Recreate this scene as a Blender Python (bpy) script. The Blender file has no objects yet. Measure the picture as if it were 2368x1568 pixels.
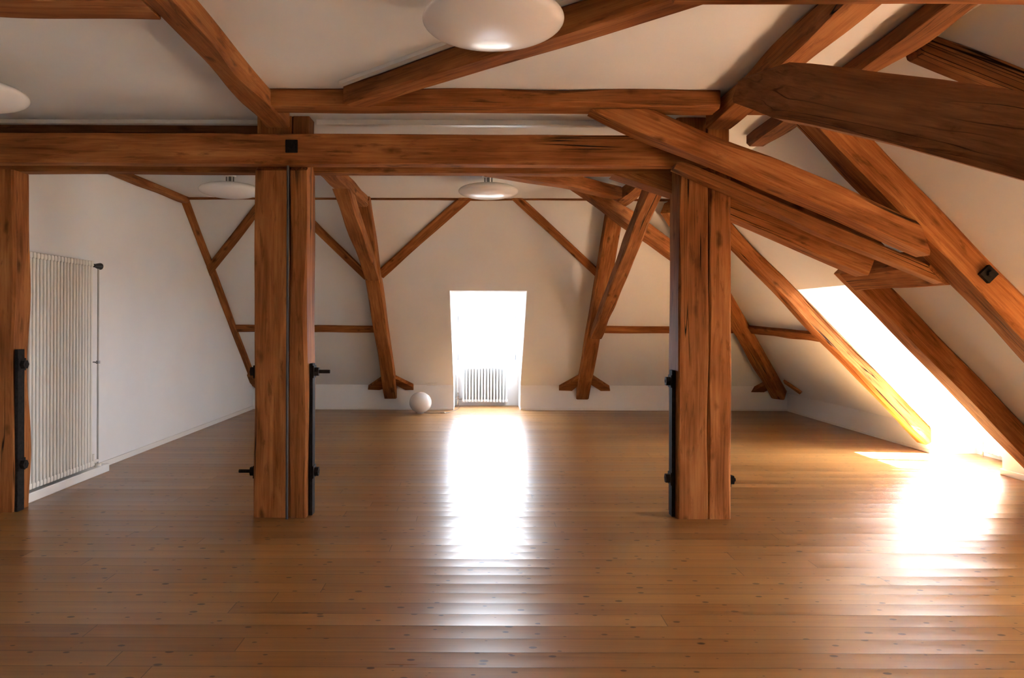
import bpy, bmesh, math, random
from mathutils import Vector, Matrix

SC = bpy.context.scene
COL = SC.collection

# ------------------------------------------------------------------ camera
W, H, F = 2368.0, 1568.0, 1700.0
VX, VY, CAMZ, ROLL = 1112.0, 742.0, 1.4, 0.0035
cam_d = bpy.data.cameras.new('camera')
cam_d.sensor_fit = 'HORIZONTAL'
cam_d.sensor_width = 36.0
cam_d.lens = F / W * 36.0
cam_d.shift_x = (W / 2 - VX) / W
cam_d.shift_y = -(H / 2 - VY) / W
cam_d.clip_start = 0.05
cam = bpy.data.objects.new('camera', cam_d)
COL.objects.link(cam)
cam.matrix_world = Matrix.Translation((0, 0, CAMZ)) @ Matrix.Rotation(math.pi / 2, 4, 'X') @ Matrix.Rotation(ROLL, 4, 'Z')
SC.camera = cam

# ------------------------------------------------------------------ view + sky
vs = SC.view_settings
vs.view_transform = 'Standard'
vs.look = 'None'
vs.gamma = 1.0
vs.use_curve_mapping = False
vs.exposure = 2.75
SKY = 17.0
SUN = 160.0

world = bpy.data.worlds.new('overcast_sky')
SC.world = world
world.use_nodes = True
wt = world.node_tree
wt.nodes.clear()
wo = wt.nodes.new('ShaderNodeOutputWorld')
wb = wt.nodes.new('ShaderNodeBackground')
wc = wt.nodes.new('ShaderNodeTexCoord')
wsx = wt.nodes.new('ShaderNodeSeparateXYZ')
wr = wt.nodes.new('ShaderNodeValToRGB')
wm = wt.nodes.new('ShaderNodeMath')
wm.operation = 'MULTIPLY_ADD'
wm.inputs[1].default_value = 0.5
wm.inputs[2].default_value = 0.5
wr.color_ramp.elements[0].position = 0.46
wr.color_ramp.elements[0].color = (0.10, 0.095, 0.085, 1)
wr.color_ramp.elements[1].position = 0.50
wr.color_ramp.elements[1].color = (0.47, 0.505, 0.57, 1)       # overcast: three times brighter overhead than at the horizon
we = wr.color_ramp.elements.new(1.0)
we.color = (0.92, 1.02, 1.19, 1)
wt.links.new(wc.outputs['Generated'], wsx.inputs[0])
wt.links.new(wsx.outputs['Z'], wm.inputs[0])
wt.links.new(wm.outputs[0], wr.inputs[0])
wt.links.new(wr.outputs[0], wb.inputs['Color'])
wb.inputs['Strength'].default_value = SKY
wt.links.new(wb.outputs[0], wo.inputs['Surface'])

sun_d = bpy.data.lights.new('sun', 'SUN')
sun_d.energy = SUN
sun_d.angle = math.radians(1.2)
sun_d.color = (0.86, 0.96, 1.08)
sun = bpy.data.objects.new('sun', sun_d)
COL.objects.link(sun)
sun.location = (12, 7, 14)
_az, _el = math.radians(-8), math.radians(51)
sun.rotation_euler = Vector((-math.cos(_az) * math.cos(_el), -math.sin(_az) * math.cos(_el), -math.sin(_el))).to_track_quat('-Z', 'Y').to_euler()

# ------------------------------------------------------------------ room dimensions (metres)
XL = -3.58                 # left gable wall
HC = 2.86                  # ceiling height
YB = 11.55                 # back knee wall
YF = -3.2                  # wall behind the camera
XR = 4.82                  # right knee wall
KB, KR = 0.39, 0.28        # knee wall heights
MR = 1.02                  # right roof slope (rise per metre)
MB_ = 1.1255               # back roof slope (run per metre of rise)
XC = XR - (HC - KR) / MR   # ceiling edge at the right
YC = YB - (HC - KB) * MB_  # ceiling edge at the back
NR = Vector((-MR, 0, -1)).normalized()     # into the room
NB = Vector((0, -1, -MB_)).normalized()


def deroll(px, py):
    u, v = px - VX, py - VY
    c, s = math.cos(ROLL), math.sin(ROLL)
    return (u * c + v * s) / F, (-u * s + v * c) / F


def P(px, py, y):
    u, v = deroll(px, py)
    return Vector((u * y, y, CAMZ - v * y))


def on_right(px, py):
    u, v = deroll(px, py)
    y = (KR + XR * MR - CAMZ) / (u * MR - v)
    return Vector((u * y, y, CAMZ - v * y))


def on_back(px, py):
    u, v = deroll(px, py)
    y = (YB - (CAMZ - KB) * MB_) / (1 - v * MB_)
    return Vector((u * y, y, CAMZ - v * y))


def zr(x):
    return KR + (XR - x) * MR


# portals help the renderer find the sky through the window openings
def portal(loc, rot, sx, sy):
    ld = bpy.data.lights.new('window_portal', 'AREA')
    ld.shape = 'RECTANGLE'
    ld.size, ld.size_y = sx, sy
    ld.cycles.is_portal = True
    o = bpy.data.objects.new('window_portal', ld)
    COL.objects.link(o)
    o.location = loc
    o.rotation_euler = rot


DB = dict(x0=-0.425, x1=0.625, top=1.81, y=12.16, sill=0.72)          # back dormer
DR = [dict(y0=6.79, y1=7.86, top=1.745, x=5.30, sill=0.50),           # right dormer in view
      dict(y0=2.60, y1=3.67, top=1.745, x=5.30, sill=0.50),           # its unseen twin nearer the camera
      dict(y0=-1.60, y1=-0.53, top=1.745, x=5.30, sill=0.50)]  # unseen third dormer, added to brighten timbers from the front
portal(((DB['x0'] + DB['x1']) / 2, DB['y'] + 0.16, (DB['sill'] + DB['top']) / 2), (-math.pi / 2, 0, 0), 1.05, DB['top'] - DB['sill'])
for d in DR:
    portal((d['x'] + 0.16, (d['y0'] + d['y1']) / 2, (d['sill'] + d['top']) / 2), (math.pi / 2, 0, math.pi / 2), 1.07, d['top'] - d['sill'])

# ------------------------------------------------------------------ materials


def new_mat(name):
    m = bpy.data.materials.new(name)
    m.use_nodes = True
    nt = m.node_tree
    b = nt.nodes['Principled BSDF']
    return m, nt, b


def plain(name, col, rough=0.5, metal=0.0, spec=0.5, noise=0.0, nscale=30.0):
    m, nt, b = new_mat(name)
    b.inputs['Base Color'].default_value = (*col, 1)
    b.inputs['Roughness'].default_value = rough
    b.inputs['Metallic'].default_value = metal
    b.inputs['Specular IOR Level'].default_value = spec
    if noise:
        tc = nt.nodes.new('ShaderNodeTexCoord')
        n = nt.nodes.new('ShaderNodeTexNoise')
        n.inputs['Scale'].default_value = nscale
        n.inputs['Detail'].default_value = 5
        r = nt.nodes.new('ShaderNodeValToRGB')
        r.color_ramp.elements[0].position = 0.3
        r.color_ramp.elements[1].position = 0.75
        r.color_ramp.elements[0].color = (*[c * (1 - noise) for c in col], 1)
        r.color_ramp.elements[1].color = (*[min(1, c * (1 + noise)) for c in col], 1)
        nt.links.new(tc.outputs['Object'], n.inputs['Vector'])
        nt.links.new(n.outputs['Fac'], r.inputs[0])
        nt.links.new(r.outputs[0], b.inputs['Base Color'])
    return m


def plaster(name, col):
    m, nt, b = new_mat(name)
    tc = nt.nodes.new('ShaderNodeTexCoord')
    n = nt.nodes.new('ShaderNodeTexNoise')
    n.inputs['Scale'].default_value = 2.0
    n.inputs['Detail'].default_value = 4
    r = nt.nodes.new('ShaderNodeValToRGB')
    r.color_ramp.elements[0].position = 0.3
    r.color_ramp.elements[1].position = 0.7
    r.color_ramp.elements[0].color = (*[c * 0.97 for c in col], 1)
    r.color_ramp.elements[1].color = (*col, 1)
    n2 = nt.nodes.new('ShaderNodeTexNoise')
    n2.inputs['Scale'].default_value = 60.0
    n2.inputs['Detail'].default_value = 3
    bp = nt.nodes.new('ShaderNodeBump')
    bp.inputs['Strength'].default_value = 0.12
    bp.inputs['Distance'].default_value = 0.004
    L = nt.links.new
    L(tc.outputs['Object'], n.inputs['Vector'])
    L(tc.outputs['Object'], n2.inputs['Vector'])
    L(n.outputs['Fac'], r.inputs[0])
    L(r.outputs[0], b.inputs['Base Color'])
    L(n2.outputs['Fac'], bp.inputs['Height'])
    L(bp.outputs[0], b.inputs['Normal'])
    b.inputs['Roughness'].default_value = 0.85
    b.inputs['Specular IOR Level'].default_value = 0.2
    return m


def timber_mat(name, dark, mid, light, crack=1.0, rough=0.68):
    """old oiled softwood, grain along local X"""
    m, nt, b = new_mat(name)
    N, L = nt.nodes.new, nt.links.new
    tc = N('ShaderNodeTexCoord')
    oi = N('ShaderNodeObjectInfo')
    sc = N('ShaderNodeMath'); sc.operation = 'MULTIPLY'; sc.inputs[1].default_value = 57.0
    add = N('ShaderNodeVectorMath'); add.operation = 'ADD'
    L(oi.outputs['Random'], sc.inputs[0])
    L(tc.outputs['Object'], add.inputs[0])
    L(sc.outputs[0], add.inputs[1])

    def noise(scale, detail, s, dist=0.0, rough_=0.55):
        mp = N('ShaderNodeMapping'); mp.inputs['Scale'].default_value = scale
        n = N('ShaderNodeTexNoise'); n.inputs['Scale'].default_value = s
        n.inputs['Detail'].default_value = detail; n.inputs['Distortion'].default_value = dist
        n.inputs['Roughness'].default_value = rough_
        L(add.outputs[0], mp.inputs[0]); L(mp.outputs[0], n.inputs['Vector'])
        return n.outputs['Fac']

    def math_(op, a, v):
        n = N('ShaderNodeMath'); n.operation = op
        if isinstance(a, float): n.inputs[0].default_value = a
        else: L(a, n.inputs[0])
        if isinstance(v, float): n.inputs[1].default_value = v
        else: L(v, n.inputs[1])
        return n.outputs[0]

    big = noise((0.8, 3.5, 3.5), 3, 1.6, 0.4)
    grain = noise((1.1, 26, 26), 6, 1.6, 0.6, 0.65)
    fine = noise((3.0, 95, 95), 3, 1.6)
    g = math_('ADD', math_('MULTIPLY', big, 0.50), math_('ADD', math_('MULTIPLY', grain, 0.42), math_('MULTIPLY', fine, 0.10)))
    r = N('ShaderNodeValToRGB')
    r.color_ramp.elements[0].position = 0.36; r.color_ramp.elements[0].color = (*dark, 1)
    r.color_ramp.elements[1].position = 0.68; r.color_ramp.elements[1].color = (*light, 1)
    e = r.color_ramp.elements.new(0.52); e.color = (*mid, 1)
    L(g, r.inputs[0])
    # knots
    mp = N('ShaderNodeMapping'); mp.inputs['Scale'].default_value = (2.6, 7.0, 7.0)
    vo = N('ShaderNodeTexVoronoi'); vo.inputs['Scale'].default_value = 1.0
    wn = N('ShaderNodeTexNoise'); wn.inputs['Scale'].default_value = 9.0
    wv = N('ShaderNodeVectorMath'); wv.operation = 'SCALE'; wv.inputs['Scale'].default_value = 0.35
    wa = N('ShaderNodeVectorMath'); wa.operation = 'ADD'
    L(add.outputs[0], mp.inputs[0]); L(add.outputs[0], wn.inputs['Vector'])
    L(wn.outputs['Color'], wv.inputs[0]); L(mp.outputs[0], wa.inputs[0]); L(wv.outputs[0], wa.inputs[1])
    L(wa.outputs[0], vo.inputs['Vector'])
    kr = N('ShaderNodeValToRGB')
    kr.color_ramp.elements[0].position = 0.05; kr.color_ramp.elements[0].color = (1, 1, 1, 1)
    kr.color_ramp.elements[1].position = 0.20; kr.color_ramp.elements[1].color = (0, 0, 0, 1)
    L(vo.outputs['Distance'], kr.inputs[0])
    knot = math_('MULTIPLY', kr.outputs[0], 0.75)
    # drying cracks: thin bands of a long stretched noise, only here and there
    cn = noise((0.10, 7.5, 7.5), 2, 1.5, 0.05)
    cm = noise((0.5, 2.0, 2.0), 1, 1.3)
    cd = math_('ABSOLUTE', math_('SUBTRACT', cn, 0.5), 0.0)
    cr = N('ShaderNodeMapRange'); cr.inputs['From Min'].default_value = 0.003; cr.inputs['From Max'].default_value = 0.012
    cr.inputs['To Min'].default_value = 1.0; cr.inputs['To Max'].default_value = 0.0
    L(cd, cr.inputs['Value'])
    cmk = N('ShaderNodeMapRange'); cmk.inputs['From Min'].default_value = 0.545; cmk.inputs['From Max'].default_value = 0.60
    L(cm, cmk.inputs['Value'])
    crack_f = math_('MULTIPLY', math_('MULTIPLY', cr.outputs[0], cmk.outputs[0]), crack)
    dk = N('ShaderNodeMix'); dk.data_type = 'RGBA'
    dk.inputs[7].default_value = (dark[0] * 0.35, dark[1] * 0.35, dark[2] * 0.35, 1)
    L(knot, dk.inputs[0]); L(r.outputs[0], dk.inputs[6])
    ck = N('ShaderNodeMix'); ck.data_type = 'RGBA'
    ck.inputs[7].default_value = (0.012, 0.006, 0.003, 1)
    L(crack_f, ck.inputs[0]); L(dk.outputs[2], ck.inputs[6])
    sp = noise((2.4, 15, 15), 5, 1.6, 0.6, 0.65)
    spr = N('ShaderNodeMapRange'); spr.inputs['From Min'].default_value = 0.57; spr.inputs['From Max'].default_value = 0.70
    spr.inputs['To Max'].default_value = 0.55
    L(sp, spr.inputs['Value'])
    sk = N('ShaderNodeMix'); sk.data_type = 'RGBA'
    sk.inputs[7].default_value = (dark[0] * 0.4, dark[1] * 0.4, dark[2] * 0.4, 1)
    L(spr.outputs[0], sk.inputs[0]); L(ck.outputs[2], sk.inputs[6])
    hv = N('ShaderNodeHueSaturation')
    vr = N('ShaderNodeMapRange'); vr.inputs['To Min'].default_value = 0.84; vr.inputs['To Max'].default_value = 1.14
    L(oi.outputs['Random'], vr.inputs['Value']); L(vr.outputs[0], hv.inputs['Value'])
    L(sk.outputs[2], hv.inputs['Color'])
    L(hv.outputs[0], b.inputs['Base Color'])
    bp = N('ShaderNodeBump'); bp.inputs['Strength'].default_value = 0.6; bp.inputs['Distance'].default_value = 0.006
    ht = math_('SUBTRACT', math_('MULTIPLY', grain, 0.6), math_('MULTIPLY', crack_f, 1.4))
    L(ht, bp.inputs['Height']); L(bp.outputs[0], b.inputs['Normal'])
    b.inputs['Roughness'].default_value = rough
    b.inputs['Specular IOR Level'].default_value = 0.08
    return m


def floor_mat():
    m, nt, b = new_mat('lacquered_pine_boards')
    N, L = nt.nodes.new, nt.links.new
    PW, PL = 0.135, 4.2
    tc = N('ShaderNodeTexCoord')
    sx = N('ShaderNodeSeparateXYZ'); L(tc.outputs['Object'], sx.inputs[0])

    def M(op, a, v=0.0, c=None):
        n = N('ShaderNodeMath'); n.operation = op
        for i, q in enumerate((a, v) if c is None else (a, v, c)):
            if isinstance(q, (int, float)): n.inputs[i].default_value = float(q)
            else: L(q, n.inputs[i])
        return n.outputs[0]
    yr = M('DIVIDE', sx.outputs['Y'], PW)
    row = M('FLOOR', yr)
    fy = M('SUBTRACT', yr, row)
    w1 = N('ShaderNodeTexWhiteNoise'); w1.noise_dimensions = '1D'; L(row, w1.inputs['W'])
    xo = M('MULTIPLY_ADD', w1.outputs['Value'], PL, sx.outputs['X'])
    xr_ = M('DIVIDE', xo, PL)
    colm = M('FLOOR', xr_)
    fx = M('SUBTRACT', xr_, colm)
    cmb = N('ShaderNodeCombineXYZ'); L(row, cmb.inputs[0]); L(colm, cmb.inputs[1])
    w2 = N('ShaderNodeTexWhiteNoise'); w2.noise_dimensions = '2D'; L(cmb.outputs[0], w2.inputs['Vector'])
    rnd = w2.outputs['Value']
    # grain
    off = N('ShaderNodeCombineXYZ'); L(M('MULTIPLY', rnd, 31.0), off.inputs[0]); L(M('MULTIPLY', rnd, 17.0), off.inputs[2])
    va = N('ShaderNodeVectorMath'); va.operation = 'ADD'; L(tc.outputs['Object'], va.inputs[0]); L(off.outputs[0], va.inputs[1])

    def noise(scale, s, detail, dist=0.0):
        mp = N('ShaderNodeMapping'); mp.inputs['Scale'].default_value = scale
        n = N('ShaderNodeTexNoise'); n.inputs['Scale'].default_value = s; n.inputs['Detail'].default_value = detail
        n.inputs['Distortion'].default_value = dist
        L(va.outputs[0], mp.inputs[0]); L(mp.outputs[0], n.inputs['Vector'])
        return n.outputs['Fac']
    g1 = noise((0.7, 16, 1), 1.4, 4, 0.5)
    g2 = noise((2.5, 90, 1), 1.4, 3)
    g = M('ADD', M('MULTIPLY', g1, 0.55), M('ADD', M('MULTIPLY', g2, 0.2), M('MULTIPLY', rnd, 0.28)))
    r = N('ShaderNodeValToRGB')
    r.color_ramp.elements[0].position = 0.28; r.color_ramp.elements[0].color = (0.20, 0.084, 0.023, 1)
    r.color_ramp.elements[1].position = 0.78; r.color_ramp.elements[1].color = (0.37, 0.188, 0.058, 1)
    L(g, r.inputs[0])
    # knots
    mp = N('ShaderNodeMapping'); mp.inputs['Scale'].default_value = (6.8, 12.0, 1)
    L(va.outputs[0], mp.inputs[0])
    vo = N('ShaderNodeTexVoronoi'); vo.voronoi_dimensions = '2D'; vo.inputs['Scale'].default_value = 1.0
    L(mp.outputs[0], vo.inputs['Vector'])
    vsz = N('ShaderNodeSeparateColor'); L(vo.outputs['Color'], vsz.inputs[0])
    ksz = M('MULTIPLY', M('POWER', vsz.outputs[0], 1.8), 0.15)
    kd = M('SUBTRACT', ksz, vo.outputs['Distance'])
    kmr = N('ShaderNodeMapRange'); kmr.inputs['From Min'].default_value = 0.0; kmr.inputs['From Max'].default_value = 0.035
    L(kd, kmr.inputs['Value'])
    k1 = N('ShaderNodeMix'); k1.data_type = 'RGBA'; k1.inputs[7].default_value = (0.05, 0.016, 0.005, 1)
    L(M('MULTIPLY', kmr.outputs[0], 0.9), k1.inputs[0]); L(r.outputs[0], k1.inputs[6])
    # joints
    ey = M('MULTIPLY', M('MINIMUM', fy, M('SUBTRACT', 1.0, fy)), PW)
    ex = M('MULTIPLY', M('MINIMUM', fx, M('SUBTRACT', 1.0, fx)), PL)
    gap = N('ShaderNodeMapRange'); gap.inputs['From Min'].default_value = 0.0012; gap.inputs['From Max'].default_value = 0.0032
    gap.inputs['To Min'].default_value = 1.0; gap.inputs['To Max'].default_value = 0.0
    L(M('MINIMUM', ey, ex), gap.inputs['Value'])
    k2 = N('ShaderNodeMix'); k2.data_type = 'RGBA'; k2.inputs[7].default_value = (0.06, 0.022, 0.007, 1)
    L(M('MULTIPLY', gap.outputs[0], 0.8), k2.inputs[0]); L(k1.outputs[2], k2.inputs[6])
    L(k2.outputs[2], b.inputs['Base Color'])
    # each board is a little cupped and tilted: its own surface normal
    cen = M('SUBTRACT', fy, 0.5)
    w3 = N('ShaderNodeSeparateColor'); L(w2.outputs['Color'], w3.inputs[0])
    wav = M('MULTIPLY', M('SUBTRACT', noise((0.6, 5, 1), 1.0, 2), 0.5), 0.030)
    ny = M('ADD', M('ADD', M('MULTIPLY', cen, -0.050), M('MULTIPLY', M('SUBTRACT', w3.outputs[1], 0.5), 0.060)), wav)
    nx = M('MULTIPLY', M('SUBTRACT', noise((0.9, 4, 1), 1.3, 2), 0.5), 0.012)
    nc = N('ShaderNodeCombineXYZ'); L(nx, nc.inputs[0]); L(ny, nc.inputs[1]); nc.inputs[2].default_value = 1.0
    nn = N('ShaderNodeVectorMath'); nn.operation = 'NORMALIZE'; L(nc.outputs[0], nn.inputs[0])
    L(nn.outputs[0], b.inputs['Normal'])
    rg = N('ShaderNodeMapRange'); rg.inputs['To Min'].default_value = 0.25; rg.inputs['To Max'].default_value = 0.34
    L(g1, rg.inputs['Value']); L(rg.outputs[0], b.inputs['Roughness'])
    b.inputs['Specular IOR Level'].default_value = 0.37
    return m


def pane_mat():
    m = bpy.data.materials.new('window_glass')
    m.use_nodes = True
    nt = m.node_tree
    nt.nodes.clear()
    o = nt.nodes.new('ShaderNodeOutputMaterial')
    t = nt.nodes.new('ShaderNodeBsdfTransparent')
    g = nt.nodes.new('ShaderNodeBsdfGlossy')
    g.inputs['Roughness'].default_value = 0.02
    x = nt.nodes.new('ShaderNodeMixShader')
    x.inputs[0].default_value = 0.06
    nt.links.new(t.outputs[0], x.inputs[1])
    nt.links.new(g.outputs[0], x.inputs[2])
    nt.links.new(x.outputs[0], o.inputs['Surface'])
    return m


M_PLASTER = plaster('white_plaster', (0.815, 0.825, 0.825))
M_PAINT = plain('white_gloss_paint', (0.80, 0.79, 0.76), 0.35)
M_RAD = plain('radiator_enamel', (0.80, 0.79, 0.73), 0.50, spec=0.3)
M_RADW = plain('white_enamel', (0.82, 0.82, 0.80), 0.30)
M_TIMBER = timber_mat('oiled_timber', (0.135, 0.041, 0.011), (0.305, 0.113, 0.033), (0.47, 0.205, 0.068))
M_DARK = timber_mat('browned_timber', (0.11, 0.040, 0.014), (0.21, 0.083, 0.030), (0.32, 0.14, 0.052))
M_END = timber_mat('timber_end_grain', (0.10, 0.034, 0.010), (0.20, 0.075, 0.022), (0.30, 0.13, 0.04), 0.5)
M_FLOOR = floor_mat()
M_IRON = plain('blackened_iron', (0.016, 0.012, 0.010), 0.75, 0.0, 0.15, 0.4, 40)
M_STEEL = plain('dull_steel', (0.22, 0.22, 0.22), 0.4, 0.9)
M_ROD = plain('grey_painted_rod', (0.055, 0.055, 0.058), 0.55)
M_PIPE = plain('shadow_grey_pipe', (0.46, 0.45, 0.42), 0.45)  # greyed to stand in for the pipe's shadow line on the wall
M_CHROME = plain('chrome', (0.6, 0.6, 0.6), 0.2, 1.0)
M_OPAL = plain('opal_glass', (0.86, 0.85, 0.84), 0.22)
M_OPAL.node_tree.nodes['Principled BSDF'].inputs['Subsurface Weight'].default_value = 0.6
M_OPAL.node_tree.nodes['Principled BSDF'].inputs['Subsurface Radius'].default_value = (0.2, 0.2, 0.2)
M_OPAL.node_tree.nodes['Principled BSDF'].inputs['Subsurface Scale'].default_value = 0.5
M_BLACK = plain('black_plastic', (0.015, 0.015, 0.015), 0.4)
M_GLASS = pane_mat()
M_GREYPL = plain('grey_plastic', (0.12, 0.12, 0.125), 0.45)

# ------------------------------------------------------------------ helpers


def link(name, me, mat=None, parent=None):
    o = bpy.data.objects.new(name, me)
    COL.objects.link(o)
    if mat is not None and me is not None:
        if not me.materials:
            me.materials.append(mat)
    if parent is not None:
        o.parent = parent
    return o


def tag(o, label, cat, group=None):
    o['label'] = label
    o['category'] = cat
    if group:
        o['group'] = group
    return o


def struct(o):
    o['kind'] = 'structure'
    return o


def thing(name, loc, label, cat, group=None, rot=0.0):
    o = bpy.data.objects.new(name, None)
    o.empty_display_size = 0.1
    COL.objects.link(o)
    o.location = loc
    o.rotation_euler = (0, 0, rot)
    return tag(o, label, cat, group)


def bm_obj(name, bm, mat, parent=None, smooth=None):
    bmesh.ops.recalc_face_normals(bm, faces=bm.faces[:])
    me = bpy.data.meshes.new(name)
    bm.to_mesh(me)
    bm.free()
    if smooth is not None:
        for p in me.polygons:
            p.use_smooth = True
        me.set_sharp_from_angle(angle=math.radians(smooth))
    return link(name, me, mat, parent)


def add_box(bm, x0, x1, y0, y1, z0, z1, bev=0.0):
    r = bmesh.ops.create_cube(bm, size=1.0)
    vs_ = r['verts']
    for v in vs_:
        v.co = Vector((x0 + (v.co.x + .5) * (x1 - x0), y0 + (v.co.y + .5) * (y1 - y0), z0 + (v.co.z + .5) * (z1 - z0)))
    if bev > 0:
        es = list({e for v in vs_ for e in v.link_edges})
        bmesh.ops.bevel(bm, geom=es, offset=bev, segments=2, affect='EDGES', profile=0.5)


def add_cyl(bm, p0, p1, r, seg=16, r2=None):
    p0, p1 = Vector(p0), Vector(p1)
    d = p1 - p0
    q = Vector((0, 0, 1)).rotation_difference(d.normalized()).to_matrix().to_4x4()
    bmesh.ops.create_cone(bm, cap_ends=True, segments=seg, radius1=r, radius2=r if r2 is None else r2, depth=d.length,
                          matrix=Matrix.Translation((p0 + p1) / 2) @ q)


def add_tube(bm, pts, r, seg=10):
    pts = [Vector(p) for p in pts]
    rings = []
    for i, p in enumerate(pts):
        t = (pts[min(i + 1, len(pts) - 1)] - pts[max(i - 1, 0)]).normalized()
        a = Vector((0, 0, 1)) if abs(t.z) < 0.9 else Vector((1, 0, 0))
        s = t.cross(a).normalized()
        u = s.cross(t)
        rings.append([bm.verts.new(p + r * (math.cos(k / seg * 2 * math.pi) * s + math.sin(k / seg * 2 * math.pi) * u)) for k in range(seg)])
    for a, b in zip(rings, rings[1:]):
        for k in range(seg):
            bm.faces.new((a[k], a[(k + 1) % seg], b[(k + 1) % seg], b[k]))
    bm.faces.new(rings[0])
    bm.faces.new(list(reversed(rings[-1])))


def add_lathe(bm, prof, seg=48, loc=(0, 0, 0)):
    loc = Vector(loc)
    rings = []
    for r, z in prof:
        if r < 1e-6:
            rings.append([bm.verts.new(loc + Vector((0, 0, z)))])
        else:
            rings.append([bm.verts.new(loc + Vector((r * math.cos(2 * math.pi * k / seg), r * math.sin(2 * math.pi * k / seg), z))) for k in range(seg)])
    for a, b in zip(rings, rings[1:]):
        for k in range(seg):
            k2 = (k + 1) % seg
            if len(a) == 1 and len(b) > 1:
                bm.faces.new((a[0], b[k], b[k2]))
            elif len(b) == 1 and len(a) > 1:
                bm.faces.new((a[k], b[0], a[k2]))
            elif len(a) > 1:
                bm.faces.new((a[k], a[k2], b[k2], b[k]))


def slab(bm, poly, nrm, t):
    """polygon facing nrm, thickened by t to its back"""
    n = Vector(nrm).normalized()
    a = [bm.verts.new(Vector(p)) for p in poly]
    b = [bm.verts.new(Vector(p) - n * t) for p in poly]
    bm.faces.new(a)
    bm.faces.new(list(reversed(b)))
    k = len(a)
    for i in range(k):
        bm.faces.new((a[i], b[i], b[(i + 1) % k], a[(i + 1) % k]))


TSEED = [11]


def timber(name, pts, w, h, up, label=None, cat='beam', group=None, mat=None, cuts=(), parent=None,
           rough=0.006, chamfer=0.016, scale=None, seed=None, step=0.07, profile=None):
    """A hewn timber swept along pts. w: across, h: along 'up'. scale: (w,h) factor per point.
    cuts: (point, normal) planes; what lies on the normal's side is sawn off.
    profile: for abrupt section changes, every point is a ring."""
    TSEED[0] += 1
    rng = random.Random(seed if seed is not None else TSEED[0])
    pts = [Vector(p) for p in pts]
    up = Vector(up)
    T = (pts[-1] - pts[0]).normalized()
    S = T.cross(up).normalized()
    U = S.cross(T).normalized()
    org = (pts[0] + pts[-1]) / 2
    mtx = Matrix((( T.x, S.x, U.x, org.x), (T.y, S.y, U.y, org.y), (T.z, S.z, U.z, org.z), (0, 0, 0, 1)))
    inv = mtx.inverted()
    lp = [inv @ p for p in pts]
    if scale is None:
        scale = [(1, 1)] * len(pts)
    # sample the path
    rings = []
    for i in range(len(lp) - 1):
        a, b = lp[i], lp[i + 1]
        n = max(1, int((b - a).length / step))
        for k in range(n + (1 if i == len(lp) - 2 else 0)):
            t = k / n
            q = a.lerp(b, t)
            rings.append((q, scale[i][0] + (scale[i + 1][0] - scale[i][0]) * t, scale[i][1] + (scale[i + 1][1] - scale[i][1]) * t))
    if len(lp) > 2:      # soften the bends of a crooked timber
        for _ in range(4):
            qs = [r[0] for r in rings]
            for i in range(1, len(rings) - 1):
                rings[i] = ((qs[i - 1] + qs[i] * 2 + qs[i + 1]) / 4, rings[i][1], rings[i][2])
    ph = [[(rng.uniform(0, 6.28), rng.uniform(0.6, 3.5), rng.uniform(0.4, 1.0)) for _ in range(4)] for _ in range(8)]

    def wob(j, x):
        return sum(a * math.sin(f * x * 2.2 + p) for p, f, a in ph[j]) / 2.2
    bm = bmesh.new()
    vr = []
    for q, sw, sh in rings:
        hw, hh = w * sw / 2, h * sh / 2
        s0, s1 = -hw + rough * wob(0, q.x), hw + rough * wob(1, q.x)
        u0, u1 = -hh + rough * wob(2, q.x), hh + rough * wob(3, q.x)
        c = [max(0.003, min(chamfer * (0.8 + 0.9 * wob(4 + k, q.x)), hw * 0.6, hh * 0.6)) for k in range(4)]
        ring = [(s0 + c[0], u0), (s1 - c[1], u0), (s1, u0 + c[1]), (s1, u1 - c[2]), (s1 - c[2], u1), (s0 + c[3], u1), (s0, u1 - c[3]), (s0, u0 + c[0])]
        vr.append([bm.verts.new((q.x, q.y + s, q.z + u)) for s, u in ring])
    for a, b in zip(vr, vr[1:]):
        for k in range(8):
            bm.faces.new((a[k], a[(k + 1) % 8], b[(k + 1) % 8], b[k]))
    bm.faces.new(list(reversed(vr[0])))
    bm.faces.new(vr[-1])
    for co, no in cuts:
        lco = inv @ Vector(co)
        lno = inv.to_3x3() @ Vector(no)
        res = bmesh.ops.bisect_plane(bm, geom=bm.verts[:] + bm.edges[:] + bm.faces[:], plane_co=lco, plane_no=lno, clear_outer=True)
        ed = [g for g in res['geom_cut'] if isinstance(g, bmesh.types.BMEdge)]
        if ed:
            bmesh.ops.contextual_create(bm, geom=ed)
    o = bm_obj(name, bm, mat or M_TIMBER, None, 28)
    if parent is not None:
        o.parent = parent
        o.matrix_world = mtx
        o.matrix_parent_inverse = Matrix.Translation(-parent.location) @ Matrix()
        o.matrix_basis = mtx
    else:
        o.matrix_world = mtx
    if label:
        tag(o, label, cat, group)
    return o


UPZ = (0, 0, 1)
CEIL = ((0, 0, HC - 0.001), (0, 0, 1))
FLOOR = ((0, 0, 0.001), (0, 0, -1))
SLOPE_R = ((XR, 0, KR) , tuple(-NR))
SLOPE_B = ((0, YB, KB), tuple(-NB))
WALL_L = ((XL + 0.001, 0, 0), (-1, 0, 0))
KNEE_R = ((XR - 0.001, 0, 0), (1, 0, 0))

# ================================================================== ROOM SHELL
bm = bmesh.new()
add_box(bm, XL - 0.2, XR + 0.6, YF - 0.2, YB + 0.75, -0.15, 0.0)
struct(bm_obj('floor', bm, M_FLOOR))

bm = bmesh.new()
slab(bm, [(XL, YF, HC), (XC, YF, HC), (XC, YC, HC), (XL, YC, HC)], (0, 0, -1), 0.15)
struct(bm_obj('ceiling', bm, M_PLASTER))

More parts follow.
